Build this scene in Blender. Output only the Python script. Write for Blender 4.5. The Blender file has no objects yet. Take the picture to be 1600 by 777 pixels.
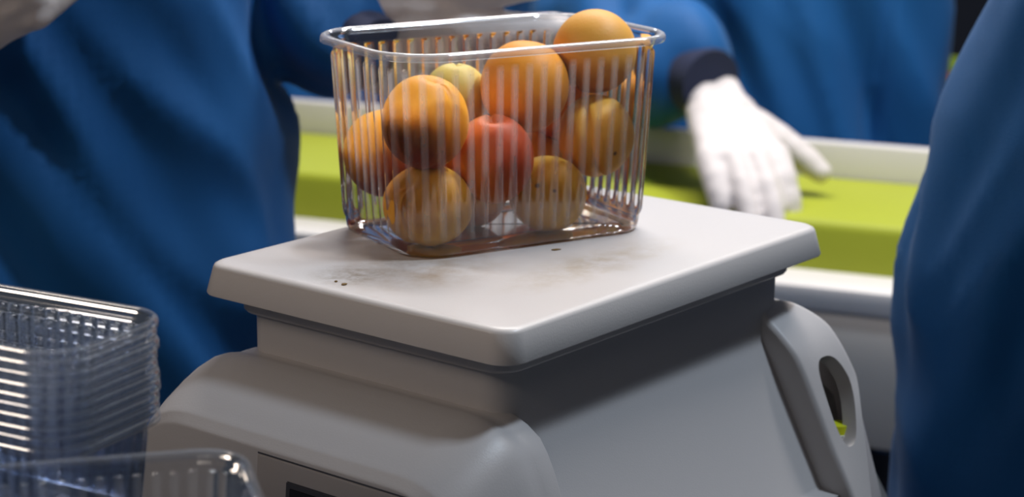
import bpy, bmesh, math, random
from mathutils import Vector, Matrix, noise, Euler
R = math.radians
scene = bpy.context.scene
col = scene.collection

# ------------------------------------------------------------------ camera
PITCH, ROLL = R(14.0), R(0.356)
cam_d = bpy.data.cameras.new('camera')
cam = bpy.data.objects.new('camera', cam_d); col.objects.link(cam)
_f = Vector((0, math.cos(PITCH), -math.sin(PITCH))); _r = Vector((1, 0, 0)); _u = _r.cross(_f)
_r2 = _r*math.cos(ROLL) + _u*math.sin(ROLL); _u2 = _u*math.cos(ROLL) - _r*math.sin(ROLL)
_m = Matrix((_r2, _u2, -_f)).transposed().to_4x4()
_m.translation = Vector((0.0018, -1.0841, 0.5183))
cam.matrix_world = _m
cam_d.sensor_width = 36; cam_d.lens = 3200/1600*36; cam_d.clip_start = 0.02; cam_d.clip_end = 60
cam_d.dof.use_dof = True; cam_d.dof.focus_distance = 1.20; cam_d.dof.aperture_fstop = 7.5
scene.camera = cam

# ------------------------------------------------------------------ world, lamps, added fill lights, exposure
w = bpy.data.worlds.new('world'); scene.world = w; w.use_nodes = True
w.node_tree.nodes['Background'].inputs[0].default_value = (0.42, 0.50, 0.66, 1)
w.node_tree.nodes['Background'].inputs[1].default_value = 0.07
def area(name, loc, target, sx, sy, power, color):
    d = bpy.data.lights.new(name, 'AREA'); d.shape = 'RECTANGLE'; d.size = sx; d.size_y = sy
    d.energy = power; d.color = color
    o = bpy.data.objects.new(name, d); col.objects.link(o); o.location = loc
    o.rotation_euler = (Vector(target)-Vector(loc)).to_track_quat('-Z', 'Y').to_euler()
    return o
area('key_lamp', (0.95, 0.15, 1.9), (0.1, 0.15, 0.2), 0.24, 0.12, 19, (0.72, 0.85, 1.0))
area('conveyor_lamp', (0.40, 1.15, 1.7), (0.35, 1.05, 0), 1.6, 0.22, 41, (1.0, 0.95, 0.92))
area('reflection_light', (0.2, 3.2, 1.9), (0.2, 2.8, 0), 3.0, 0.3, 30, (0.95, 0.97, 1.0))  # unseen light, added for bright reflections in the clear rims
area('warm_fill', (-1.35, -0.45, 1.15), (-0.10, 0.10, 0.15), 0.7, 0.4, 5.0, (1.0, 0.84, 0.70))  # unseen warm fill, added to rake the left gown and scale front
area('front_fill', (-0.42, -1.35, 1.15), (0.05, 0.1, 0.15), 0.9, 0.12, 1.3, (1.0, 0.88, 0.77))  # unseen weak fill, added to lift the faces towards the camera
vs = scene.view_settings
vs.view_transform = 'Standard'; vs.look = 'None'; vs.gamma = 1.0; vs.exposure = 0.12
vs.use_curve_mapping = False
scene.cycles.transparent_max_bounces = 64
scene.cycles.max_bounces = 14

# ------------------------------------------------------------------ helpers
def mat(name, color, rough=0.5, noise_amt=0.0, noise_scale=20, bump=0.0, bump_scale=200, spec=0.5, sheen=0.0, metallic=0.0, sub=0.0):
    m = bpy.data.materials.new(name); m.use_nodes = True
    nt = m.node_tree; b = nt.nodes['Principled BSDF']
    b.inputs['Roughness'].default_value = rough; b.inputs['Specular IOR Level'].default_value = spec
    b.inputs['Metallic'].default_value = metallic
    if sheen: b.inputs['Sheen Weight'].default_value = sheen
    if sub:
        b.inputs['Subsurface Weight'].default_value = sub; b.inputs['Subsurface Radius'].default_value = (0.01, 0.005, 0.003); b.inputs['Subsurface Scale'].default_value = 0.4
    tc = nt.nodes.new('ShaderNodeTexCoord')
    n = nt.nodes.new('ShaderNodeTexNoise'); n.inputs['Scale'].default_value = noise_scale; n.inputs['Detail'].default_value = 5
    nt.links.new(tc.outputs['Object'], n.inputs['Vector'])
    mx = nt.nodes.new('ShaderNodeMix'); mx.data_type = 'RGBA'
    c = Vector(color[:3])
    mx.inputs[6].default_value = (*(c*(1-noise_amt)), 1); mx.inputs[7].default_value = (*[min(1, q*(1+noise_amt)) for q in c], 1)
    nt.links.new(n.outputs['Fac'], mx.inputs[0]); nt.links.new(mx.outputs[2], b.inputs['Base Color'])
    if bump:
        n2 = nt.nodes.new('ShaderNodeTexNoise'); n2.inputs['Scale'].default_value = bump_scale; n2.inputs['Detail'].default_value = 3
        nt.links.new(tc.outputs['Object'], n2.inputs['Vector'])
        bp = nt.nodes.new('ShaderNodeBump'); bp.inputs['Strength'].default_value = bump; bp.inputs['Distance'].default_value = 0.002
        nt.links.new(n2.outputs['Fac'], bp.inputs['Height']); nt.links.new(bp.outputs['Normal'], b.inputs['Normal'])
    return m

def link_mesh(name, bm, m, parent=None, smooth=True, angle=None):
    me = bpy.data.meshes.new(name)
    bmesh.ops.recalc_face_normals(bm, faces=bm.faces[:])
    bm.to_mesh(me); bm.free()
    return link_data(name, me, m, parent, smooth, angle)
def link_data(name, me, m, parent=None, smooth=True, angle=None):
    o = bpy.data.objects.new(name, me); col.objects.link(o)
    if m and not me.materials: me.materials.append(m)
    for p in me.polygons: p.use_smooth = smooth
    if smooth and angle is not None:
        me.set_sharp_from_angle(angle=R(angle))
    if parent: o.parent = parent
    return o
def tag(o, label=None, cat=None, group=None, kind=None):
    if label: o['label'] = label
    if cat: o['category'] = cat
    if group: o['group'] = group
    if kind: o['kind'] = kind
    return o
def empty(name, loc=(0, 0, 0), rz=0):
    o = bpy.data.objects.new(name, None); col.objects.link(o); o.location = loc; o.rotation_euler = (0, 0, rz); o.empty_display_size = 0.05
    return o
def loft(bm, rings, closed=True, cap0=True, cap1=True):
    vr = [[bm.verts.new(p) for p in r] for r in rings]
    n = len(vr[0])
    for a, b in zip(vr, vr[1:]):
        for i in range(n if closed else n-1):
            j = (i+1) % n
            bm.faces.new((a[i], a[j], b[j], b[i]))
    if cap0: bm.faces.new(vr[0][::-1])
    if cap1: bm.faces.new(vr[-1])
    return vr
def rrect(x0, x1, y0, y1, r, z, n=6):
    pts = []
    r = max(r, 0.0004)
    for cx, cy, a0 in ((x1-r, y1-r, 0), (x0+r, y1-r, 90), (x0+r, y0+r, 180), (x1-r, y0+r, 270)):
        for k in range(n+1):
            t = R(a0+90*k/n); pts.append((cx+r*math.cos(t), cy+r*math.sin(t), z))
    return pts
def add_box(bm, x0, x1, y0, y1, z0, z1, bev=0.0):
    g = bmesh.ops.create_cube(bm, size=1)
    for v in g['verts']:
        v.co = Vector(((x0+x1)/2+v.co.x*(x1-x0), (y0+y1)/2+v.co.y*(y1-y0), (z0+z1)/2+v.co.z*(z1-z0)))
    if bev:
        es = list({e for v in g['verts'] for e in v.link_edges})
        bmesh.ops.bevel(bm, geom=es, offset=bev, segments=2, affect='EDGES', profile=0.5)
def box(name, x0, x1, y0, y1, z0, z1, m, parent=None, bev=0.003):
    bm = bmesh.new(); add_box(bm, x0, x1, y0, y1, z0, z1, bev)
    return link_mesh(name, bm, m, parent, True, 40)
def capsule(bm, p0, p1, r0, r1, n=12, squash=None):
    p0, p1 = Vector(p0), Vector(p1); d = p1-p0
    q = d.to_track_quat('Z', 'Y').to_matrix() if d.length > 1e-6 else Matrix.Identity(3)
    L = d.length; rings = []
    for k in range(1, 5): a = R(-90+90*k/4); rings.append((r0*math.sin(a) if k < 4 else 0, r0*math.cos(a)))
    for k in range(0, 4): a = R(90*k/4); rings.append((L+r1*math.sin(a), r1*math.cos(a)))
    pts = []
    for z, r in rings:
        pts.append([p0+q@Vector((r*math.cos(2*math.pi*i/n), r*math.sin(2*math.pi*i/n), z)) for i in range(n)])
    loft(bm, pts)
def chain(bm, pts, radii, n=12):
    for a, b, ra, rb in zip(pts, pts[1:], radii, radii[1:]): capsule(bm, a, b, ra, rb, n)
def ellipsoid(bm, c, r, seg=20):
    g = bmesh.ops.create_uvsphere(bm, u_segments=seg, v_segments=seg//2+2, radius=1)
    for v in g['verts']: v.co = Vector((c[0]+v.co.x*r[0], c[1]+v.co.y*r[1], c[2]+v.co.z*r[2]))
def remeshed(bm, voxel, smooth=4):
    """one continuous surface around everything in bm"""
    me = bpy.data.meshes.new('tmp'); bmesh.ops.recalc_face_normals(bm, faces=bm.faces[:]); bm.to_mesh(me); bm.free()
    o = bpy.data.objects.new('tmp', me); col.objects.link(o)
    md = o.modifiers.new('r', 'REMESH'); md.mode = 'VOXEL'; md.voxel_size = voxel
    if smooth:
        s = o.modifiers.new('s', 'SMOOTH'); s.factor = 0.5; s.iterations = smooth
    dg = bpy.context.evaluated_depsgraph_get(); dg.update()
    out = bpy.data.meshes.new_from_object(o.evaluated_get(dg))
    bpy.data.objects.remove(o); bpy.data.meshes.remove(me)
    return out

# ------------------------------------------------------------------ materials
M = {}
M['gown'] = mat('blue_gown_fabric', (0.005, 0.095, 0.29), 0.62, 0.12, 9, 0.25, 900, 0.3, 0.08)
M['gown_dark'] = mat('navy_knit', (0.012, 0.018, 0.055), 0.8, 0.15, 30, 0.3, 700, 0.3, 0.2)
M['glove'] = mat('white_glove', (0.72, 0.655, 0.63), 0.55, 0.04, 30, 0.15, 260, 0.4, 0.1)
M['trousers'] = mat('dark_trousers', (0.02, 0.025, 0.05), 0.8, 0.1, 20)
M['boot'] = mat('white_boot', (0.6, 0.6, 0.6), 0.4)
M['skin'] = mat('skin', (0.55, 0.32, 0.22), 0.5, 0.06, 30, sub=0.15)
M['cap'] = mat('white_cap', (0.75, 0.78, 0.8), 0.7, 0.05, 40, 0.4, 120)
M['plastic'] = mat('grey_beige_plastic', (0.47, 0.445, 0.44), 0.42, 0.03, 6, 0.06, 900, 0.4)
M['panel'] = mat('front_panel_plastic', (0.42, 0.38, 0.36), 0.4, 0.03, 10)
M['black'] = mat('black_window', (0.012, 0.014, 0.018), 0.15)
M['bezel'] = mat('dark_bezel', (0.06, 0.06, 0.07), 0.4)
M['level'] = mat('level_vial_liquid', (0.62, 0.66, 0.02), 0.15)
M['levelcap'] = mat('level_vial_ring', (0.75, 0.75, 0.7), 0.3)
M['belt'] = mat('green_belt', (0.36, 0.40, 0.028), 0.55, 0.05, 8, 0.05, 300, 0.3)
M['white'] = mat('white_painted_rail', (0.72, 0.68, 0.66), 0.35, 0.05, 12)
M['mint'] = mat('pale_mint_strip', (0.52, 0.68, 0.58), 0.35, 0.04, 12)
M['grey'] = mat('grey_sheet', (0.62, 0.58, 0.53), 0.5, 0.10, 6)
M['steel'] = mat('dark_steel', (0.035, 0.04, 0.045), 0.45, 0.2, 15, metallic=0.3)
M['floor'] = mat('dark_floor', (0.06, 0.065, 0.07), 0.6, 0.2, 3)
M['wall'] = mat('dark_wall', (0.012, 0.016, 0.03), 0.8, 0.1, 2)
M['upper'] = mat('white_wall_paint', (0.75, 0.73, 0.72), 0.8, 0.04, 2)
M['crate'] = mat('green_crate', (0.30, 0.42, 0.03), 0.5, 0.05)
M['carton'] = mat('dark_tray_plastic', (0.035, 0.04, 0.055), 0.8, 0.08, 30, 0.1, 200)
M['crumb'] = mat('brown_crumb', (0.20, 0.11, 0.025), 0.7, 0.3, 300)

def clear_plastic(name, tint, haze, streak_haze, rim_dull):
    m = bpy.data.materials.new(name); m.use_nodes = True; nt = m.node_tree; nt.nodes.clear()
    out = nt.nodes.new('ShaderNodeOutputMaterial')
    tr = nt.nodes.new('ShaderNodeBsdfTransparent'); tr.inputs[0].default_value = tint
    gl = nt.nodes.new('ShaderNodeBsdfGlossy'); gl.inputs['Roughness'].default_value = 0.09; gl.inputs[0].default_value = (1, 1, 1, 1)
    df = nt.nodes.new('ShaderNodeBsdfDiffuse'); df.inputs[0].default_value = (0.8, 0.82, 0.86, 1)
    tl = nt.nodes.new('ShaderNodeBsdfTranslucent'); tl.inputs[0].default_value = (0.8, 0.82, 0.86, 1)
    ad = nt.nodes.new('ShaderNodeMixShader'); ad.inputs[0].default_value = 0.6
    nt.links.new(df.outputs[0], ad.inputs[1]); nt.links.new(tl.outputs[0], ad.inputs[2])
    hz = nt.nodes.new('ShaderNodeMixShader')
    n = nt.nodes.new('ShaderNodeTexNoise'); n.inputs['Scale'].default_value = 60
    tc = nt.nodes.new('ShaderNodeTexCoord'); nt.links.new(tc.outputs['Object'], n.inputs['Vector'])
    mm = nt.nodes.new('ShaderNodeMath'); mm.operation = 'MULTIPLY'; mm.inputs[1].default_value = haze*2
    at = nt.nodes.new('ShaderNodeAttribute'); at.attribute_name = 'rib'
    ma = nt.nodes.new('ShaderNodeMath'); ma.operation = 'MULTIPLY_ADD'; ma.inputs[1].default_value = streak_haze; ma.use_clamp = True  # milky plastic at ribs and rim, also standing in for light streaks
    nt.links.new(at.outputs['Fac'], ma.inputs[0]); nt.links.new(mm.outputs[0], ma.inputs[2])
    nt.links.new(n.outputs['Fac'], mm.inputs[0]); nt.links.new(ma.outputs[0], hz.inputs[0])
    nt.links.new(tr.outputs[0], hz.inputs[1]); nt.links.new(ad.outputs[0], hz.inputs[2])
    fr = nt.nodes.new('ShaderNodeFresnel'); fr.inputs[0].default_value = 1.57
    m2 = nt.nodes.new('ShaderNodeMath'); m2.operation = 'MULTIPLY'; m2.inputs[1].default_value = 1.25; m2.use_clamp = True
    nt.links.new(fr.outputs[0], m2.inputs[0])
    ar = nt.nodes.new('ShaderNodeAttribute'); ar.attribute_name = 'rim'
    m6 = nt.nodes.new('ShaderNodeMath'); m6.operation = 'MULTIPLY_ADD'; m6.inputs[1].default_value = -rim_dull; m6.inputs[2].default_value = 1.0; nt.links.new(ar.outputs['Fac'], m6.inputs[0])
    m7 = nt.nodes.new('ShaderNodeMath'); m7.operation = 'MULTIPLY'; nt.links.new(m2.outputs[0], m7.inputs[0]); nt.links.new(m6.outputs[0], m7.inputs[1])
    mx = nt.nodes.new('ShaderNodeMixShader'); nt.links.new(m7.outputs[0], mx.inputs[0])
    nt.links.new(hz.outputs[0], mx.inputs[1]); nt.links.new(gl.outputs[0], mx.inputs[2])
    nt.links.new(mx.outputs[0], out.inputs[0])
    return m
M['clear'] = clear_plastic('clear_punnet_plastic', (0.965, 0.968, 0.97, 1), 0.010, 0.29, 0.75)
M['clear2'] = clear_plastic('clear_nested_plastic', (0.83, 0.86, 0.91, 1), 0.010, 0.08, 0.65)

def platter_mat():
    m = mat('platter_plastic', (0.62, 0.575, 0.55), 0.36, 0.025, 5, 0.05, 700, 0.4)
    nt = m.node_tree; b = nt.nodes['Principled BSDF']
    base = b.inputs['Base Color'].links[0].from_socket
    tc = nt.nodes.new('ShaderNodeTexCoord')
    prev = base
    # (centre in the platter's own plane, radii, colour, strength)
    for (cx, cy, rx, ry, c, sc) in ((0.075, 0.135, 0.075, 0.065, (0.33, 0.21, 0.10), 38),
                                    (0.035, 0.150, 0.030, 0.030, (0.26, 0.17, 0.08), 120),
                                    (0.150, 0.055, 0.10, 0.03, (0.42, 0.33, 0.22), 55)):
        mp = nt.nodes.new('ShaderNodeMapping'); mp.vector_type = 'POINT'
        mp.inputs['Location'].default_value = (-cx/rx, -cy/ry, 0); mp.inputs['Scale'].default_value = (1/rx, 1/ry, 0)
        nt.links.new(tc.outputs['Object'], mp.inputs[0])
        ln = nt.nodes.new('ShaderNodeVectorMath'); ln.operation = 'LENGTH'; nt.links.new(mp.outputs[0], ln.inputs[0])
        mr = nt.nodes.new('ShaderNodeMapRange'); mr.inputs[1].default_value = 0.1; mr.inputs[2].default_value = 1.0; mr.inputs[3].default_value = 1; mr.inputs[4].default_value = 0
        nt.links.new(ln.outputs['Value'], mr.inputs[0])
        n = nt.nodes.new('ShaderNodeTexNoise'); n.inputs['Scale'].default_value = sc; n.inputs['Detail'].default_value = 6; n.inputs['Roughness'].default_value = 0.65
        nt.links.new(tc.outputs['Object'], n.inputs['Vector'])
        mr2 = nt.nodes.new('ShaderNodeMapRange'); mr2.inputs[1].default_value = 0.38; mr2.inputs[2].default_value = 0.74
        nt.links.new(n.outputs['Fac'], mr2.inputs[0])
        mu = nt.nodes.new('ShaderNodeMath'); mu.operation = 'MULTIPLY'; nt.links.new(mr.outputs[0], mu.inputs[0]); nt.links.new(mr2.outputs[0], mu.inputs[1])
        mx = nt.nodes.new('ShaderNodeMix'); mx.data_type = 'RGBA'; mx.inputs[7].default_value = (*c, 1)
        nt.links.new(mu.outputs[0], mx.inputs[0]); nt.links.new(prev, mx.inputs[6]); prev = mx.outputs[2]
    nt.links.new(prev, b.inputs['Base Color'])
    return m
M['platter'] = platter_mat()

# ------------------------------------------------------------------ room
FLOOR = -0.85
o = box('floor', -4, 4, -3, 5, FLOOR-0.1, FLOOR, M['floor'], None, 0); tag(o, 'dark concrete floor of the packing hall', 'floor', kind='structure')
o = box('ceiling', -4, 4, -3, 5, 2.4, 2.5, M['upper'], None, 0); tag(o, 'white ceiling of the packing hall', 'ceiling', kind='structure')
o = box('trim_1', -4, 4, 4.97, 5, FLOOR, 0.25, M['wall'], None, 0); tag(o, 'dark lower wall paint behind the belt', 'trim', kind='structure')
o = box('wall_back', -4, 4, 5, 5.1, FLOOR, 2.4, M['upper'], None, 0); tag(o, 'wall far behind the sorting belt, white above and dark below', 'wall', kind='structure')

# ------------------------------------------------------------------ table under the scale
tb = empty('work_table', (0, 0, FLOOR)); tag(tb, 'dark steel work table that carries the scale', 'table')
H0 = -FLOOR
box('table_top', -0.62, 0.27, -0.62, 0.36, H0-0.03, H0, M['steel'], tb, 0.004)
for x in (-0.58, 0.23):
    for y in (-0.58, 0.32): box('leg', x-0.02, x+0.02, y-0.02, y+0.02, 0, H0-0.03, M['steel'], tb, 0.002)

# ------------------------------------------------------------------ weighing scale
W, D, ZT = 0.34, 0.2457, 0.20
sc = empty('weighing_scale', (0, 0, 0), R(51.194)); tag(sc, 'grey beige plastic bench scale with a wide flat weighing platter', 'scale')
bm = bmesh.new()
def rr_in(d, r, z): return rrect(d, W-d, d, D-d, r, ZT+z, 8)
rings = [rr_in(0.006, 0.012, 0.0), rr_in(0.0032, 0.013, -0.0004), rr_in(0.0012, 0.014, -0.0016), rr_in(0.0004, 0.0145, -0.0032),
         rr_in(-0.0030, 0.0155, -0.0190), rr_in(-0.0026, 0.0155, -0.0200), rr_in(-0.0008, 0.0145, -0.0200), rr_in(0.001, 0.0145, -0.006)]
loft(bm, rings)
link_mesh('platter', bm, M['platter'], sc, True, 50)

# body core: lip, neck and sides sloping outwards
bm = bmesh.new()
def core(x0, x1, yi, r, z): return rrect(x0, x1, yi, D-yi, r, ZT+z, 8)
N = 0.018
loft(bm, [core(.013, W-.013, .013, .016, -.012), core(.013, W-.013, .013, .016, -.0300), core(.0140, W-.0140, .0140, .0165, -.0318),
          core(N, W-N, N, .018, -.0335), core(N, W-N, N, .018, -.070), core(N, W-N, N-.001, .018, -.0745), core(N, W-N+.002, N-.004, .018, -.080),
          core(N-.005, W, -.032, .018, -.166), core(N-.005, W+.002, -.034, .018, -.168), core(N-.01, W+.004, -.047, .018, -.1695), core(N-.01, W+.004, -.050, .018, -.190), core(N-.005, W, -.046, .018, -.192)])
link_mesh('body', bm, M['plastic'], sc, True, 38)

# front console: arched section, top sloping to the front, display below the ridge
arch = [(0.0, 0.034), (0.0006, 0.025), (0.0025, 0.0165), (0.006, 0.008), (0.012, -0.001), (0.020, -0.0065), (0.030, -0.0115), (0.044, -0.0170), (0.08, -0.028), (0.134, -0.044)]
def arch_y(d):
    for (d0, y0), (d1, y1) in zip(arch, arch[1:]):
        if d <= d1: return y0+(y1-y0)*(d-d0)/(d1-d0)
    return arch[-1][1]
def console_ring(x, zt, ins=0.0):
    zb = -0.192; tot = zt-zb
    ds = [a[0] for a in arch]
    ds = [min(q, tot*(0.3+0.07*i)) if tot < 0.134 else q for i, q in enumerate(ds)]
    ds = [min(q, tot) for q in ds]; ds[-1] = tot; ds.sort()
    right = [(x, arch_y(d)+ins, ZT+zt-d) for d in reversed(ds)]
    left = [(x, D-arch_y(d)-ins, ZT+zt-d) for d in ds]
    ym = [right[-1][1]+(left[0][1]-right[-1][1])*k/6 for k in range(1, 6)]
    return right+[(x, y, ZT+zt) for y in ym]+left
bm = bmesh.new()
st = [(.0300, -.0580, .003), (.0295, -.0570, .001), (.028, -.0565, 0), (.016, -.0568, 0), (.0105, -.0565, 0), (.006, -.0548, 0), (.001, -.0545, .0), (-.006, -.0562, .0), (-.018, -.0612, .0006), (-.034, -.0695, .0015),
      (-.046, -.0765, .003), (-.0482, -.0780, .0033), (-.0490, -.0786, .0035), (-.0496, -.0793, .0037), (-.0528, -.0834, .0048), (-.0538, -.0845, .0052), (-.0545, -.0860, .0055)]
vr = loft(bm, [console_ring(*q) for q in st], closed=False, cap0=False, cap1=False)
n = len(vr[0])
bm.faces.new(vr[0]); 
# front face: the last ring dropped to the base line
base = [bm.verts.new((-.0640, v.co.y, ZT-.192)) for v in vr[-1]]
for i in range(n-1):
    try: bm.faces.new((vr[-1][i], vr[-1][i+1], base[i+1], base[i]))
    except ValueError: pass
bmesh.ops.remove_doubles(bm, verts=bm.verts[:], dist=1e-5)
link_mesh('console', bm, M['plastic'], sc, True, 55)
# face plate and display on the console front (its face leans: x = -.0545 - (z+.089)*...)
def fx(z): return -.0545-(-.0852-z)*(.0095/.1068)
def plate(name, y0, y1, z0, z1, out0, out1, m, parent, bev=0.0008):
    bm = bmesh.new()
    vs_ = []
    for off in (out0, out1):
        for (y, z) in ((y0, z0), (y1, z0), (y1, z1), (y0, z1)): vs_.append(bm.verts.new((fx(z)-off, y, ZT+z)))
    a, b = vs_[:4], vs_[4:]
    bm.faces.new(a[::-1]); bm.faces.new(b)
    for i in range(4): bm.faces.new((a[i], a[(i+1) % 4], b[(i+1) % 4], b[i]))
    bmesh.ops.bevel(bm, geom=bm.edges[:], offset=bev, segments=2, affect='EDGES')
    return link_mesh(name, bm, m, parent, True, 40)
fp = plate('face_plate', 0.012, 0.143, -.178, -.0876, -.002, .0010, M['panel'], sc)
plate('panel_seam', 0.012, 0.143, -.0877, -.0868, -.002, .0004, M['bezel'], fp, .0001)
dp = plate('display', 0.030, 0.1180, -.136, -.0985, .0002, .0020, M['bezel'], sc)
plate('display_window', 0.034, 0.1140, -.132, -.1018, .001, .0026, M['black'], dp, .0003)

# back wings with a hand hole
Fp = [(.020, -.052), (.0145, -.060), (.002, -.0700), (-.0105, -.083), (-.025, -.110), (-.038, -.136), (-.0525, -.161), (-.068, -.192)]
Bp = [(.020, -.052), (.010, -.058), (-.006, -.0690), (-.0185, -.083), (-.031, -.103), (-.0415, -.124), (-.056, -.161), (-.068, -.192)]
def poly_at(P, s):
    t = s*(len(P)-1); i = min(int(t), len(P)-2); f = t-i
    g = lambda k: Vector(P[max(0, min(len(P)-1, k))])
    p0, p1, p2, p3 = g(i-1), g(i), g(i+1), g(i+2)
    return 0.5*((2*p1)+(-p0+p2)*f+(2*p0-5*p1+4*p2-p3)*f*f+(-p0+3*p1-3*p2+p3)*f**3)
X0, X1 = .294, .343
def x1(s): return X1-.021*(1-min(1, s/.3))**1.5 if s < .55 else X1-.036*((s-.55)/.45)**1.2
def wing_pt(p, s, inn=0.0):
    a = poly_at(Fp, s); b = poly_at(Bp, s); q = a.lerp(b, p)
    e = min(p, 1-p)*(x1(s)-X0); rr_ = .0035
    drop = 0 if e > rr_ else rr_-math.sqrt(max(0, rr_**2-(rr_-e)**2))
    return Vector((X0+(x1(s)-X0)*p, q.x+drop*.8+inn*.8, ZT+q.y-drop*.4-inn*.4))
HC, HR = (0.53, 0.605), (0.28, 0.160)
for mir in (False, True):
    bm = bmesh.new()
    per = []
    for k in range(28): per.append((k/28, 0))
    for k in range(44): per.append((1, k/44))
    for k in range(28): per.append((1-k/28, 1))
    for k in range(44): per.append((0, 1-k/44))
    K = 9; rings = []
    for k in range(K+1):
        f = (k/K)**1.3; r = []
        for (p, s) in per:
            dx, dy = (p-HC[0])/0.5, (s-HC[1])/0.5
            an = math.atan2(dy, dx); cx_, sy_ = math.cos(an), math.sin(an)
            ex = 2/2.6
            hp = HC[0]+HR[0]*math.copysign(abs(cx_)**ex, cx_); hs = HC[1]+HR[1]*math.copysign(abs(sy_)**ex, sy_)
            r.append(wing_pt(hp+(p-hp)*f, hs+(s-hs)*f))
        rings.append(r)
    # turned-in hole edge
    hole_in = [v+Vector((0, .010, -.005)) for v in rings[0]]
    hole_mid = [v+Vector((0, .0008, -.0004))*1.0 for v in rings[0]]
    vr = loft(bm, [hole_in, hole_mid]+rings, True, False, False)
    # walls: front wall going in to the side, chamfer behind
    def strip(cols):
        g = [[bm.verts.new(v) for v in c] for c in cols]
        for a, b in zip(g, g[1:]):
            for i in range(len(a)-1): bm.faces.new((a[i], a[i+1], b[i+1], b[i]))
    S = [k/44 for k in range(45)]
    strip([[wing_pt(0, s) for s in S], [wing_pt(0, s)+Vector((0, .045, 0)) for s in S]])
    strip([[wing_pt(1, s) for s in S], [wing_pt(1, s)+Vector(((.371-x1(s))*min(1, .05+s/.5), .016+.012*s, -.002)) for s in S], [wing_pt(1, s)+Vector(((.373-x1(s))*min(1, .05+s/.5), .07, 0)) for s in S]])
    bmesh.ops.remove_doubles(bm, verts=bm.verts[:], dist=2e-5)
    if mir:
        for v in bm.verts: v.co.y = D-v.co.y
    link_mesh('carry_handle', bm, M['plastic'], sc, True, 45)
# back shell between the wings
bm = bmesh.new(); loft(bm, [rrect(.305, .368, -.02, D+.02, .01, ZT-.190, 4), rrect(.305, .362, -.005, D+.005, .01, ZT-.125, 4), rrect(.305, .340, .03, D-.03, .01, ZT-.085, 4), rrect(.305, .318, .04, D-.04, .005, ZT-.07, 4)])
link_mesh('rear_shell', bm, M['plastic'], sc, True, 40)
# spirit level in the hole of the near wing
def cyl(bm, c, r, h, n=20, r2=None):
    r2 = r if r2 is None else r2
    loft(bm, [[(c[0]+r*math.cos(2*math.pi*i/n), c[1]+r*math.sin(2*math.pi*i/n), c[2]) for i in range(n)],
              [(c[0]+r2*math.cos(2*math.pi*i/n), c[1]+r2*math.sin(2*math.pi*i/n), c[2]+h) for i in range(n)]])
LV = (.3235, -.0270, ZT-.1415)
bm = bmesh.new(); cyl(bm, LV, .0090, .004); lv = link_mesh('spirit_level', bm, M['levelcap'], sc, True, 40)
bm = bmesh.new(); cyl(bm, (LV[0], LV[1], LV[2]+.004), .0080, .006, 20, .0074); link_mesh('vial', bm, M['level'], lv, True, 40)
bm = bmesh.new(); add_box(bm, .304, .337, -.037, -.005, ZT-.149, ZT-.1415, .001); link_mesh('level_shelf', bm, M['plastic'], sc, True, 40)
for x in (.02, .31):
    for y in (0.0, D):
        bm = bmesh.new(); cyl(bm, (x, y, 0.0), .012, .010, 16); link_mesh('foot', bm, M['bezel'], sc, True, 40)

# crumbs on the platter
def crumb(name, lx, ly, size, label, seed):
    bm = bmesh.new(); bmesh.ops.create_icosphere(bm, subdivisions=2, radius=1)
    for v in bm.verts:
        k = 1+.35*noise.noise(v.co*1.7+Vector((seed, 0, 0))); v.co = Vector((v.co.x*size[0]*k, v.co.y*size[1]*k, (v.co.z*k+.8)*size[2]))
    o = link_mesh(name, bm, M['crumb']); a = R(51.194)
    o.location = (lx*math.cos(a)-ly*math.sin(a), lx*math.sin(a)+ly*math.cos(a), ZT); o.rotation_euler.z = R(25*seed); tag(o, label, 'crumb', 'fruit crumbs on the platter')
def wp(x, y):   # world point on the platter -> scale coordinates
    a = R(51.194); return (x*math.cos(a)+y*math.sin(a), -x*math.sin(a)+y*math.cos(a))
for i, (x, y, s, lb) in enumerate([(0.0300, 0.1890, (.0034, .0014, .0005), 'tiny brown fruit scrap lying on the platter right of the punnet front'),
                                   (-0.0985, 0.1000, (.0020, .0015, .0006), 'small tan crumb on the platter left of the punnet'),
                                   (-0.1040, 0.1065, (.0014, .0010, .0005), 'smallest tan crumb on the platter left of the punnet')]):
    lx, ly = wp(x, y); crumb('fruit_crumb', lx, ly, s, lb, i+1)

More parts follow.
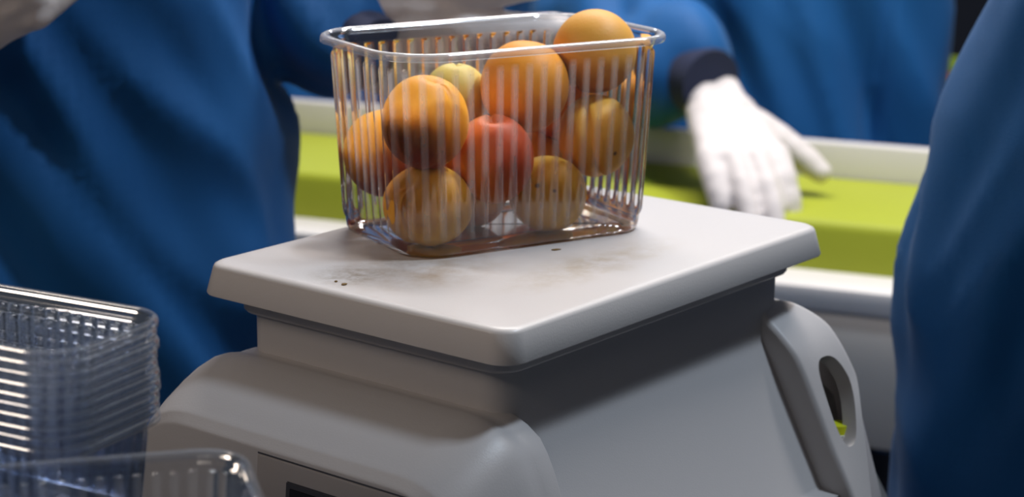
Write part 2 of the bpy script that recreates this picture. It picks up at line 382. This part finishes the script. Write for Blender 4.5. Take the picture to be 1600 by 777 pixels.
# ------------------------------------------------------------------ clear ribbed containers
def container_mesh(name, L0, W0, L1, W1, H, r0, r1, pitch, flange, amp, m, spp=8):
    def perim(L, Wd, r): return 2*(L+Wd-4*r)+2*math.pi*r
    nr = round(perim((L0+L1)/2, (W0+W1)/2, (r0+r1)/2)/pitch); Np = nr*spp
    def outline(L, Wd, r, Np=Np):
        pts = []; P = perim(L, Wd, r); a, b = L-2*r, Wd-2*r; q = math.pi*r/2
        segs = [(a, 'l', 0), (q, 'c', 0), (b, 'l', 1), (q, 'c', 1), (a, 'l', 2), (q, 'c', 2), (b, 'l', 3), (q, 'c', 3)]
        for i in range(Np):
            s = P*i/Np; k = 0
            while s > segs[k][0] and k < 7: s -= segs[k][0]; k += 1
            ln, ty, d = segs[k]; an = R(90*d)
            # side d: starts at bottom edge, going +x
            c, sn = math.cos(an), math.sin(an)
            if d % 2 == 0: hx, hy = L/2, Wd/2
            else: hx, hy = Wd/2, L/2
            if ty == 'l': p = (-hx+r+s, -hy); nn = (0, -1)
            else:
                t = -math.pi/2+s/r; p = (hx-r+r*math.cos(t), -hy+r+r*math.sin(t)); nn = (math.cos(t), math.sin(t))
            pts.append((p[0]*c-p[1]*sn, p[0]*sn+p[1]*c, nn[0]*c-nn[1]*sn, nn[0]*sn+nn[1]*c))
        return pts
    def rib(i):
        u = (i % spp)/spp; d = abs(u-0.5)*2          # 0 on the rib, 1 between
        t = max(0, min(1, (0.62-d)/0.30)); return t*t*(3-2*t)
    rings = []; attr = []; rim = []
    def ring(h, off=0.0, env=0.0, z=None, extra=0.0):
        L, Wd, r = L0+(L1-L0)*h, W0+(W1-W0)*h, r0+(r1-r0)*h
        o = outline(L, Wd, r)
        out = []
        for i, (x, y, nx, ny) in enumerate(o):
            d = off+env*amp*rib(i); attr.append(max(env*rib(i)**3, extra)); rim.append(min(1, extra))  # pale streaks on rib crests and rim, put into the haze
            out.append((x+nx*d, y+ny*d, H*h if z is None else z))
        return out
    # raised inner floor, foot, walls with ribs, plain band, stacking step, rolled rim
    rings.append(ring(0, -.030, 0, .0022)); rings.append(ring(0, -.0125, 0, .0022)); rings.append(ring(0, -.0105, 0, .0004)); rings.append(ring(0, -.004, 0, 0.0)); rings.append(ring(0, -.0012, 0, .0012)); rings.append(ring(0, 0, 0, .0040))
    hs = [.055, .075, .085, .10, .12, .20, .30, .40, .50, .60, .70, .80, .892, .906, .916, .923]
    ev = [0, 0, .55, .85, 1, 1, 1, 1, 1, 1, 1, 1, 1, .85, .5, 0]
    for h, e in zip(hs, ev): rings.append(ring(h, 0, e))
    rings += [ring(.935), ring(.950, .0012), ring(.968, .0016), ring(.985, .0022, 0), ring(1, .0034, 0, H-.0006, 1.7), ring(1, .0044, 0, H+.0004, 2.7),
              ring(1, flange-.0024, 0, H+.0006, 2.7), ring(1, flange-.0006, 0, H-.0004, 2.3), ring(1, flange, 0, H-.0016, 1.2), ring(1, flange+.0002, 0, H-.0042, .9), ring(1, flange-.0008, 0, H-.0050, .5)]
    bm = bmesh.new(); loft(bm, rings, True, True, False)
    me = bpy.data.meshes.new(name); bm.to_mesh(me); bm.free(); me.materials.append(m)
    fa = me.attributes.new('rib', 'FLOAT', 'POINT'); fa.data.foreach_set('value', attr)
    fa = me.attributes.new('rim', 'FLOAT', 'POINT'); fa.data.foreach_set('value', rim)
    for p in me.polygons: p.use_smooth = True
    return me
BA = R(30.5)
e1 = Vector((math.cos(BA), math.sin(BA), 0)); e2 = Vector((-math.sin(BA), math.cos(BA), 0))
BC = e1*.1165+e2*.2195
pm = container_mesh('punnet', .180, .116, .197, .124, .131, .026, .030, .0104, .0075, .0016, M['clear'], 10)
pun = link_data('punnet', pm, None); pun.location = (BC.x, BC.y, ZT+.0003); pun.rotation_euler.z = BA
tag(pun, 'large clear ribbed plastic punnet full of apricots on the scale platter', 'punnet')

sm = container_mesh('clear_container', .135, .060, .156, .076, .100, .014, .018, .0078, .0062, .0011, M['clear2'], 6)
STK_Z = 0.0895; SA = R(-28)
g1 = Vector((math.cos(SA), math.sin(SA), 0)); g2 = Vector((-math.sin(SA), math.cos(SA), 0))
corner = Vector((-0.166, -0.098, 0))      # far right corner of the top rim
SC = corner-g1*(.168/2)-g2*(.088/2)
ordn = ['topmost', 'second from the top', 'third from the top', 'fourth from the top', 'fifth from the top', 'sixth from the top', 'fourth from the bottom', 'third from the bottom', 'second from the bottom', 'lowest']
for k in range(10):
    o = link_data('clear_container', sm, None)
    jit = random.Random(k)
    o.location = (SC.x+jit.uniform(-.0008, .0008), SC.y+jit.uniform(-.0008, .0008), STK_Z+.0054*(9-k)); o.rotation_euler.z = SA+jit.uniform(-.006, .006)
    tag(o, 'empty clear container, %s in the nested stack left of the scale' % ordn[k], 'container', 'nested empty containers left of the scale')
FA = R(14.5); f1 = Vector((math.cos(FA), math.sin(FA), 0)); f2 = Vector((-math.sin(FA), math.cos(FA), 0))
FC = Vector((-0.1215, -0.187, 0))-f1*(.168/2)-f2*(.088/2)
o = link_data('clear_container', sm, None); o.location = (FC.x, FC.y, .1003); o.rotation_euler.z = FA
tag(o, 'single empty clear container standing in front of the nested stack', 'container')
# what they stand on (below the frame)
cb = empty('storage_tray', (-0.27, -0.19, 0), R(0)); tag(cb, 'low dark tray carrying the empty clear containers', 'tray')
box('tray_body', -.17, .17, -.16, .15, 0, .088, M['carton'], cb, .002)
box('tray_lid', -.172, .172, -.162, .152, .070, .0893, M['carton'], cb, .002)
box('packing_board', -0.31, -0.085, -0.34, -0.175, .0893, .0998, M['carton'], None, .001)
tag(bpy.data.objects['packing_board'], 'thin dark board under the single front container', 'board')

# ------------------------------------------------------------------ apricots
def apricot_mat(name, top, mid, blush, bdir, bpos, bsoft, spots=(), speck=0.0):
    m = bpy.data.materials.new(name); m.use_nodes = True; nt = m.node_tree; b = nt.nodes['Principled BSDF']
    b.inputs['Roughness'].default_value = 0.52; b.inputs['Specular IOR Level'].default_value = 0.35; b.inputs['Sheen Weight'].default_value = 0.06; b.inputs['Sheen Tint'].default_value = (1, .8, .5, 1)
    b.inputs['Subsurface Weight'].default_value = 0.18; b.inputs['Subsurface Radius'].default_value = (.012, .005, .002); b.inputs['Subsurface Scale'].default_value = 0.5
    tc = nt.nodes.new('ShaderNodeTexCoord')
    n = nt.nodes.new('ShaderNodeTexNoise'); n.inputs['Scale'].default_value = 45; n.inputs['Detail'].default_value = 4
    nt.links.new(tc.outputs['Object'], n.inputs['Vector'])
    c0 = nt.nodes.new('ShaderNodeMix'); c0.data_type = 'RGBA'; c0.inputs[6].default_value = (*top, 1); c0.inputs[7].default_value = (*mid, 1)
    nt.links.new(n.outputs['Fac'], c0.inputs[0])
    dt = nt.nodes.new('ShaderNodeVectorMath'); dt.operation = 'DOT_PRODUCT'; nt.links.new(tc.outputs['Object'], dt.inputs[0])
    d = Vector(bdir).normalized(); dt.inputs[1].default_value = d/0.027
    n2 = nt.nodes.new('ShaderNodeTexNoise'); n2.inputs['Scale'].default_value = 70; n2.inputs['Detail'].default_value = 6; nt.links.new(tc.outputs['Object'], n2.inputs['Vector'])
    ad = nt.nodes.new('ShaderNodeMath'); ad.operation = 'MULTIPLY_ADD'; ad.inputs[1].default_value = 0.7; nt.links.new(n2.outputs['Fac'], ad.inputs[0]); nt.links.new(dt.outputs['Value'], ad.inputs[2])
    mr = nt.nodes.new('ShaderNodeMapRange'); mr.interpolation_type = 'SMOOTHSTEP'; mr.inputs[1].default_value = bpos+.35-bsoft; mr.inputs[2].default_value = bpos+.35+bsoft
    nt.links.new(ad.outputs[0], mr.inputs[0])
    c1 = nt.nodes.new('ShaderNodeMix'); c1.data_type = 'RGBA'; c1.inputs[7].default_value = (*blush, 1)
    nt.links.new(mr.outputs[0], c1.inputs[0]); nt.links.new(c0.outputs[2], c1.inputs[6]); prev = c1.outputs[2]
    if speck:
        vo = nt.nodes.new('ShaderNodeTexVoronoi'); vo.inputs['Scale'].default_value = 260; nt.links.new(tc.outputs['Object'], vo.inputs['Vector'])
        mr3 = nt.nodes.new('ShaderNodeMapRange'); mr3.inputs[1].default_value = .08; mr3.inputs[2].default_value = .2; mr3.inputs[3].default_value = speck; mr3.inputs[4].default_value = 0
        nt.links.new(vo.outputs['Distance'], mr3.inputs[0])
        c3 = nt.nodes.new('ShaderNodeMix'); c3.data_type = 'RGBA'; c3.inputs[7].default_value = (*[q*.45 for q in blush], 1)
        nt.links.new(mr3.outputs[0], c3.inputs[0]); nt.links.new(prev, c3.inputs[6]); prev = c3.outputs[2]
    for (sx, sy, sz, sr) in spots:
        ds = nt.nodes.new('ShaderNodeVectorMath'); ds.operation = 'DISTANCE'; ds.inputs[1].default_value = (sx, sy, sz); nt.links.new(tc.outputs['Object'], ds.inputs[0])
        m4 = nt.nodes.new('ShaderNodeMapRange'); m4.inputs[1].default_value = sr*.5; m4.inputs[2].default_value = sr; m4.inputs[3].default_value = .85; m4.inputs[4].default_value = 0
        nt.links.new(ds.outputs['Value'], m4.inputs[0])
        c4 = nt.nodes.new('ShaderNodeMix'); c4.data_type = 'RGBA'; c4.inputs[7].default_value = (.06, .03, .015, 1)
        nt.links.new(m4.outputs[0], c4.inputs[0]); nt.links.new(prev, c4.inputs[6]); prev = c4.outputs[2]
    nt.links.new(prev, b.inputs['Base Color'])
    bp = nt.nodes.new('ShaderNodeBump'); bp.inputs['Strength'].default_value = .12; bp.inputs['Distance'].default_value = .001
    n5 = nt.nodes.new('ShaderNodeTexNoise'); n5.inputs['Scale'].default_value = 500; nt.links.new(tc.outputs['Object'], n5.inputs['Vector'])
    nt.links.new(n5.outputs['Fac'], bp.inputs['Height']); nt.links.new(bp.outputs['Normal'], b.inputs['Normal'])
    return m
def apricot_mesh(name, r, sq, axis, suture, seed, groove=1.3):
    """axis: where the stem end points; suture: side on which the groove runs; sq: world squash"""
    ax = Vector(axis).normalized(); su = Vector(suture); su = (su-ax*su.dot(ax)).normalized(); th = ax.cross(su)
    bm = bmesh.new(); bmesh.ops.create_uvsphere(bm, u_segments=48, v_segments=28, radius=1)
    for v in bm.verts:
        p = v.co.normalized()
        lon = math.atan2(p.y, p.x); la = math.asin(max(-1, min(1, p.z)))
        k = 1+.012*noise.noise(p*1.6+Vector((seed*3.1, 0, 0)))
        k -= .055*groove*math.exp(-(lon/.13)**2)*(0.35+.65*math.cos(la*.55))*(1 if abs(la) < 1.45 else .4)
        k += .012*math.exp(-((abs(lon)-.30)/.18)**2)*math.cos(la)
        k -= .17*math.exp(-((math.pi/2-la)/.20)**2)       # stem pit
        k += .020*math.exp(-((math.pi/2+la)/.16)**2)      # tip
        q = (su*p.x+th*p.y+ax*p.z)*k*r
        v.co = Vector((q.x*sq[0], q.y*sq[1], q.z*sq[2]))
    me = bpy.data.meshes.new(name); bm.to_mesh(me); bm.free()
    for p in me.polygons: p.use_smooth = True
    return me
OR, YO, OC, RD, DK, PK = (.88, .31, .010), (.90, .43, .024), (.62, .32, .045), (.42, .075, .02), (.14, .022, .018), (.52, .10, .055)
AP = [  # position, radius, squash, stem axis, suture side, (top, mid, blush, blush dir, pos, soft), spots, speck, label
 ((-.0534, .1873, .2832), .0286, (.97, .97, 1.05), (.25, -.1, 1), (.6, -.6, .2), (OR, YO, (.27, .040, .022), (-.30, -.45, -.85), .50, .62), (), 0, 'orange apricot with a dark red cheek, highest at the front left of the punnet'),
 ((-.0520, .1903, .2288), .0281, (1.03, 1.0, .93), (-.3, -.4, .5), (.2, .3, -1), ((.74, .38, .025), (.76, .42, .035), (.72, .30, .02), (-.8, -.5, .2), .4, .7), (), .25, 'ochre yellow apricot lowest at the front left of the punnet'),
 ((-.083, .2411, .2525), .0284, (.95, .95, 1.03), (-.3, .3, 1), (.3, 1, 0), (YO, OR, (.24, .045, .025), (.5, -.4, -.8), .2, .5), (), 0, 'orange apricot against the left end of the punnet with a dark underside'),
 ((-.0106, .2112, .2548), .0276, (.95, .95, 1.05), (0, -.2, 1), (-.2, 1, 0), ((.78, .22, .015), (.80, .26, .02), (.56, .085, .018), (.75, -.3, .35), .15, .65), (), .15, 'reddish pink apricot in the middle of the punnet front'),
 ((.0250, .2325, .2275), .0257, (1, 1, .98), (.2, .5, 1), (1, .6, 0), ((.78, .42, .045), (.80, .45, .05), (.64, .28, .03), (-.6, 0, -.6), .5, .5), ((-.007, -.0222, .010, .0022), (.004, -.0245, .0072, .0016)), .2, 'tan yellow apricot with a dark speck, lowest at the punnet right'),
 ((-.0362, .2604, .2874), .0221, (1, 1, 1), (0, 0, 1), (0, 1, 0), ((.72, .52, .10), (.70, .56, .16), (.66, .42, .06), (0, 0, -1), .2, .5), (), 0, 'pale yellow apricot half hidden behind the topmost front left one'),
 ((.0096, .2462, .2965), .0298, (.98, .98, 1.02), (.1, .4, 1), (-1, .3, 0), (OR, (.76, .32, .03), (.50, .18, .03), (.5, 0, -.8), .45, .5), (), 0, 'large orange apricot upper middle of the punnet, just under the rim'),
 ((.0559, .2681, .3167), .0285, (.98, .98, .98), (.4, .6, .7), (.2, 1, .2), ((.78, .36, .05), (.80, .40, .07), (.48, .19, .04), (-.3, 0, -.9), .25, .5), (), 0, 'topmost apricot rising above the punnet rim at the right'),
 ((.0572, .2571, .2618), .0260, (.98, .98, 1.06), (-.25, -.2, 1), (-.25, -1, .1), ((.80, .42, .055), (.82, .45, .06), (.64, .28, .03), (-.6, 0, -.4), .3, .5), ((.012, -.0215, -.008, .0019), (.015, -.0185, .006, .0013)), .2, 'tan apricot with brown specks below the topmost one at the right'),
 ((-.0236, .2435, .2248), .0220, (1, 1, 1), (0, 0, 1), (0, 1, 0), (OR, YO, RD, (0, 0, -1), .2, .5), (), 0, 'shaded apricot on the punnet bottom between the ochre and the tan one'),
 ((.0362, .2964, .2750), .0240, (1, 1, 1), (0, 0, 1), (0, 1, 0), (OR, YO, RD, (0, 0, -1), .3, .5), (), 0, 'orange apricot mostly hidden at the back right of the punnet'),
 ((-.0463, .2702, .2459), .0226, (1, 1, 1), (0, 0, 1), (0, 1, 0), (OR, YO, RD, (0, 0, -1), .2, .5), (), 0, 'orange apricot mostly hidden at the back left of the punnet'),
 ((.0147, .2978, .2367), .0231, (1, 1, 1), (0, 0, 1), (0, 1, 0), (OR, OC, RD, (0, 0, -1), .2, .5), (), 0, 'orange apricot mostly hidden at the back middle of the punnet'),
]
for i, (p, r, sq, ax, su, cm, spots, speck, lb) in enumerate(AP):
    me = apricot_mesh('apricot', r, sq, ax, su, i+1, 2.6 if i == 8 else 1.3)
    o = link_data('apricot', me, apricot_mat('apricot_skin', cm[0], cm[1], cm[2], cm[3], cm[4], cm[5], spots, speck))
    o.location = p; tag(o, lb, 'apricot', 'apricots in the punnet')

# ------------------------------------------------------------------ conveyor
CV = empty('conveyor', (0.0785, 1.241, 0), R(-22)); tag(CV, 'sorting conveyor with a bright green belt between white rails', 'conveyor')
bm = bmesh.new()
prof = [(.232, -.012), (.232, -.001), (.228, 0), (.012, 0), (.006, -.0015), (.002, -.005), (0, -.011), (-.004, -.052), (-.004, -.062), (.010, -.062), (.012, -.012)]
XL = 1.5
loft(bm, [[(x, y, z) for y, z in prof] for x in (-XL, XL)])
link_mesh('belt', bm, M['belt'], CV, True, 40)
box('near_rail', -XL, XL, -.075, .02, -.084, -.0565, M['white'], CV, .003)
box('rail_strip', -XL, -.15, -.082, .0, -.106, -.0855, M['mint'], CV, .003)
box('side_panel', -.14, XL, -.068, .0, -.235, -.085, M['grey'], CV, .003)
for i, (xa, xb) in enumerate(((-XL, -1.15), (-1.14, -.55), (-.54, .08), (.09, .62), (.63, 1.15), (1.16, XL))):
    box('far_rail', xa, xb, .236, .256, -.06, .042, M['white'], CV, .004)
for x in (-.545, .085, .40, .625): box('rail_bracket', x-.008, x+.008, .2335, .238, -.04, .034, M['grey'], CV, .001)
for x in (-1.2, 0.5, 1.3):
    for y in (.03, .20): box('leg', x-.025, x+.025, y-.02, y+.02, FLOOR, -.06, M['steel'], CV, .002)
box('frame_beam', -XL, XL, .03, .22, -.16, -.066, M['steel'], CV, .002)

# ------------------------------------------------------------------ people
def folded(me, amp, direction, freq, seed, creases=()):
    """push the cloth in and out along long soft folds running along 'direction'"""
    d = Vector(direction).normalized(); a = d.cross(Vector((0, 1, 0.1))).normalized(); b = d.cross(a)
    nrm = [v.normal.copy() for v in me.vertices]
    for v, nn in zip(me.vertices, nrm):
        p = v.co
        q = Vector((p.dot(d)*freq*.17, p.dot(a)*freq, p.dot(b)*freq*.7))+Vector((seed*7.3, seed*1.7, 0))
        w1 = noise.noise(q+Vector((noise.noise(q*.5), 0, 0))*.8)
        w2 = noise.noise(q*2.1+Vector((5, 3, 1)))
        f = (1-abs(w1)*2.2)*.6+w1*.6+w2*.42+.30*(.5-abs(noise.noise(q*1.7+Vector((9, 2, 4))))*2)
        q = p+nn*amp*f
        for cx_, cw, cd in creases:
            if nn.y < 0: q = q-nn*cd*math.exp(-((p.x-cx_)/cw)**2)
        v.co = q
    me.update()
def glove(parent, wrist, fwd, back, thumb, curls, spread=1.0, scale=1.0, tcurl=0.25, tout=0.75, name='glove', fat=1.0, wide=1.0, tlen=1.0, soft=5, stub=.045):
    f = Vector(fwd).normalized(); b = Vector(back); b = (b-f*b.dot(f)).normalized(); s = f.cross(b)*thumb   # s points to the thumb side
    W_ = Vector(wrist); k = scale
    P = lambda x, y, z=0: W_+(f*x+s*y*wide+b*z)*k
    bm = bmesh.new()
    kn = [(.090, .030, 0), (.095, .0105, .003), (.090, -.0095, .002), (.081, -.028, -.002)]
    for x, y, z in kn:
        capsule(bm, P(.012, y*.62), P(x, y, z), .0165*k, .0125*k)
    for y in (.020, .0, -.019): capsule(bm, P(.012, y*.62, .001), P(.088, y, .0015), .0165*k, .0125*k)
    capsule(bm, P(.02, .018, -.006), P(.055, .026, -.010), .017*k, .013*k)   # thumb ball
    capsule(bm, P(-stub, .010/wide), P(.02, .012), .0225*k, .020*k); capsule(bm, P(-stub, -.010/wide), P(.02, -.012), .0225*k, .020*k)
    ln = [.070, .078, .073, .057]; sp = [.12, .03, -.06, -.16]
    for (x, y, z), L, sa, cu in zip(kn, ln, sp, curls):
        sa *= spread; fd = f*math.cos(sa)+s*math.sin(sa)
        pt = P(x, y, z); pts = [pt]; ang = 0
        for seg, ca in ((.45, .75), (.31, 1.0), (.24, .6)):
            ang += cu*ca; pt = pt+(fd*math.cos(ang)-b*math.sin(ang))*L*seg*k; pts.append(pt)
        chain(bm, pts, [.0112*k*fat, .0102*k*fat, .0094*k*fat, .0078*k*fat])
    pt = P(.030, .026, -.006); td = (f*(1-tout*.6)+s*tout-b*.22).normalized(); pts = [pt]; ang = 0
    for L, ca in ((.040, 0), (.034, .8), (.026, 1.0)):
        ang += tcurl*ca; d = (td*math.cos(ang)+(f*.8-b*.5).normalized()*math.sin(ang)).normalized(); pt = pt+d*L*k*tlen; pts.append(pt)
    chain(bm, pts, [.0145*k*fat, .0125*k*fat, .0112*k*fat, .0090*k*fat])
    me = remeshed(bm, .0028, soft)
    nrm = [v.normal.copy() for v in me.vertices]
    for v, nn in zip(me.vertices, nrm):
        v.co += nn*(.0008*noise.noise(v.co*70)+.0010*noise.noise(v.co*28))
    return link_data(name, me, M['glove'], parent)
def person(label, cx, cy, rot, rings, arms, foldspec, head=True, cuff_r=.036):
    """rings: (z, rx, ry, dx, dy) of the gown; arms: polylines shoulder > elbow > wrist with radii"""
    e = empty('person', (cx, cy, FLOOR)); tag(e, label, 'person')
    inv = Vector((cx, cy, FLOOR))
    bm = bmesh.new(); c, s = math.cos(rot), math.sin(rot); rg = []
    for (z, rx, ry, dx, dy) in rings:
        r = []
        for i in range(40):
            t = 2*math.pi*i/40; x = rx*math.copysign(abs(math.cos(t))**.8, math.cos(t)); y = ry*math.copysign(abs(math.sin(t))**.8, math.sin(t))
            r.append(Vector((x*c-y*s+dx, x*s+y*c+dy, z-FLOOR)))
        rg.append(r)
    loft(bm, rg)
    for pts, radii in arms: chain(bm, [Vector(p)-inv for p in pts], radii, 16)
    me = remeshed(bm, .0095, 6); folded(me, *foldspec)
    gown = link_data('gown', me, M['gown'], e)
    for pts, radii in arms:
        a, b = Vector(pts[-2])-inv, Vector(pts[-1])-inv; d = (b-a).normalized()
        bm = bmesh.new(); q = d.to_track_quat('Z', 'Y').to_matrix(); rr_ = []
        for z, r in ((-.012, cuff_r*.9), (-.012, cuff_r+.006), (.02, cuff_r+.006), (.05, cuff_r), (.07, cuff_r*.90), (.084, cuff_r*.84), (.084, cuff_r*.6)):
            rr_.append([b+q@Vector((r*math.cos(2*math.pi*i/24), r*math.sin(2*math.pi*i/24), z)) for i in range(24)])
        loft(bm, rr_); link_mesh('cuff', bm, M['gown_dark'], gown, True, 60)
    # legs, boots
    for sx in (-1, 1):
        lx, ly = sx*.10*c, sx*.10*s
        bm = bmesh.new(); chain(bm, [(lx, ly, .60), (lx, ly, .45), (lx, ly, .12)], [.085, .068, .055], 16)
        link_data('trouser_leg', remeshed(bm, .012, 3), M['trousers'], e)
        fx_, fy_ = s, -c
        bm = bmesh.new(); chain(bm, [(lx, ly, .20), (lx, ly, .06)], [.066, .058]); chain(bm, [(lx, ly, .045), (lx+fx_*.14, ly+fy_*.14, .038)], [.045, .036])
        link_data('boot', remeshed(bm, .010, 2), M['boot'], e)
    if head:
        zt = rings[-1][0]-FLOOR; hx, hy = rings[-1][3], rings[-1][4]; F = Vector((s, -c, 0)); Sd = Vector((c, s, 0)); o0 = Vector((hx, hy, zt))
        bm = bmesh.new()
        capsule(bm, o0+Vector((0, 0, -.04)), o0+Vector((0, 0, .06))+F*.01, .060, .055)
        ellipsoid(bm, o0+F*.005+Vector((0, 0, .155)), (.076, .092, .100)); capsule(bm, o0+F*.035+Vector((0, 0, .085)), o0+F*.05+Vector((0, 0, .07)), .055, .040)
        capsule(bm, o0+F*.088+Vector((0, 0, .155)), o0+F*.108+Vector((0, 0, .118)), .010, .013)
        capsule(bm, o0+F*.088-Sd*.018+Vector((0, 0, .083)), o0+F*.088+Sd*.018+Vector((0, 0, .083)), .009, .009)
        for k in (-1, 1): ellipsoid(bm, o0+Sd*k*.080+Vector((0, 0, .135)), (.012, .018, .030), 12)
        hd = link_data('head', remeshed(bm, .006, 3), M['skin'], e)
        for k in (-1, 1):
            bm = bmesh.new(); ellipsoid(bm, o0+F*.082+Sd*k*.030+Vector((0, 0, .150)), (.011, .011, .007), 12); link_mesh('eye', bm, M['gown_dark'], hd)
        bm = bmesh.new(); ellipsoid(bm, o0-F*.008+Vector((0, 0, .205)), (.098, .110, .075), 24)
        for v in bm.verts:
            v.co += (v.co-o0).normalized()*.006*noise.noise(v.co*60)
        link_mesh('hair_cap', bm, M['cap'], e)
    return e, gown, inv
def std(rx0, ry, lean=0.0): return [(-.42, rx0*1.08, ry*1.15, 0, 0), (-.2, rx0*1.05, ry*1.1, 0, 0), (.0, rx0, ry, 0, 0), (.2, rx0*.98, ry*.98, 0, lean*.3), (.38, rx0*.92, ry*.95, 0, lean*.6), (.47, rx0*.80, ry*.85, 0, lean*.8), (.525, rx0*.45, ry*.65, 0, lean), (.56, .06, .06, 0, lean)]

# worker behind the scale on the left, facing the camera
p1, g1_, iv = person('person in a dark blue gown standing behind the stack of clear containers', -.455, .63, R(4), std(.252, .135),
    [([(-.255, .64, .43), (-.250, .735, .318), (-.172, .662, .287)], [.075, .058, .057]),
     ([(-.65, .63, .43), (-.70, .56, .22), (-.53, .45, .30)], [.075, .062, .050])], (.036, (.55, 0, -.85), 10.0, 3))
glove(p1, Vector((-.150, .645, .282))-iv, (1, -.10, -.16), (-.05, -1, -.20), -1, (.28, .30, .32, .36), 1.1, 1.14, fat=1.45, wide=1.55, soft=8, stub=.012)
glove(p1, Vector((-.458, .425, .298))-iv, (.80, -.22, .50), (.1, -1, -.25), -1, (.9, .95, 1.0, 1.0), .5, 1.3, fat=1.25)
# worker on the far side of the belt
p2, g2_, iv = person('person in a bright blue gown across the belt, gloved hand resting on the green belt', .385, 1.70, R(-8), std(.19, .125),
    [([(.175, 1.70, .42), (.105, 1.54, .155), (.195, 1.375, .135)], [.078, .072, .066]),
     ([(.525, 1.74, .40), (.52, 1.87, .12), (.48, 1.91, -.10)], [.072, .062, .05])], (.030, (.35, 0, -1), 10, 8, ((.105, .006, .022), (.088, .005, .010))), cuff_r=.047)
glove(p2, Vector((.242, 1.300, .100))-iv, (.22, -.80, -.46), (.1, -.55, .85), -1, (.32, .22, .18, .20), .15, 1.12, .15, .70, fat=1.38, wide=1.22, tlen=.86, soft=14)
glove(p2, Vector((.465, 1.915, -.145))-iv, (-.3, 0, -1), (.3, .9, 0), 1, (.4, .4, .4, .4), .9, 1.0)
# worker at the right edge, close
p3, g3_, iv = person('person in a blue gown close by, cut off at the right edge of the picture', .588, .42, R(-12),
    [(-.42, .275, .17, 0, 0), (-.2, .278, .165, 0, 0), (-.02, .275, .155, 0, 0), (.12, .278, .145, 0.0, 0), (.24, .254, .14, 0.004, 0), (.34, .228, .13, .012, 0), (.44, .19, .12, .02, 0), (.50, .15, .10, .02, 0), (.56, .06, .06, .02, 0)],
    [([(.74, .42, .40), (.80, .36, .18), (.84, .50, .12)], [.07, .06, .05])], (.019, (-.42, 0, -.9), 13.0, 5))
glove(p3, Vector((.85, .55, .115))-iv, (.1, .9, -.2), (0, .3, 1), 1, (.4, .4, .4, .4))
# further worker beyond the belt, left
p4, g4_, iv = person('person in a blue gown beyond the belt, seen between the left worker and the punnet', -.20, 2.05, R(-5), std(.25, .13),
    [([(-.44, 2.05, .42), (-.50, 1.94, .14), (-.42, 1.92, -.06)], [.072, .062, .05]), ([(.04, 2.05, .42), (.09, 1.94, .14), (.02, 1.92, -.06)], [.072, .062, .05])], (.020, (.1, 0, -1), 9, 13))
for sx in (-1, 1): glove(p4, Vector((-.20+sx*.20, 1.915, -.115))-iv, (-sx*.3, -.1, -.9), (0, -1, .1), sx, (.4, .4, .4, .4))

# green crate with a peach far behind at the right
cr = empty('fruit_crate', (0.89, 3.0, -.09)); tag(cr, 'green crate far behind between the two workers at the right', 'crate')
for z in (-.080, -.045): box('slat', -.2, .2, -.15, -.14, z-.015, z+.015, M['crate'], cr, .002)
for x in (-.2, .19): box('end_board', x, x+.01, -.14, .14, -.100, -.025, M['crate'], cr, .002)
box('crate_bottom', -.19, .19, -.14, .14, -.100, -.090, M['crate'], cr, .002)
for z in (-.080, -.045): box('slat', -.2, .2, .14, .15, z-.015, z+.015, M['crate'], cr, .002)
ct = empty('crate_stand', (0.89, 3.0, FLOOR)); tag(ct, 'dark stand under the far green crate', 'stand')
box('stand_top', -.25, .25, -.2, .2, -FLOOR-.09-.140, -FLOOR-.09-.100, M['steel'], ct)
for x in (-.22, .22):
    for y in (-.17, .17): box('leg', x-.02, x+.02, y-.02, y+.02, 0, -FLOOR-.23, M['steel'], ct)
for i, (x, y) in enumerate(((-.05, -.09), (.06, -.08))):
    me = apricot_mesh('apricot', .036, (1, 1, 1), (0, 0, 1), (0, 1, 0), 30+i)
    o = link_data('apricot', me, apricot_mat('apricot_skin', (.72, .25, .12), OR, PK, (0, 0, 1), 0, .6)); o.location = (.89+x, 3+y, -.09-.090+.0355); tag(o, 'blurred pinkish fruit in the far green crate, %s one' % ('left' if i == 0 else 'right'), 'fruit', 'fruit in the far crate')
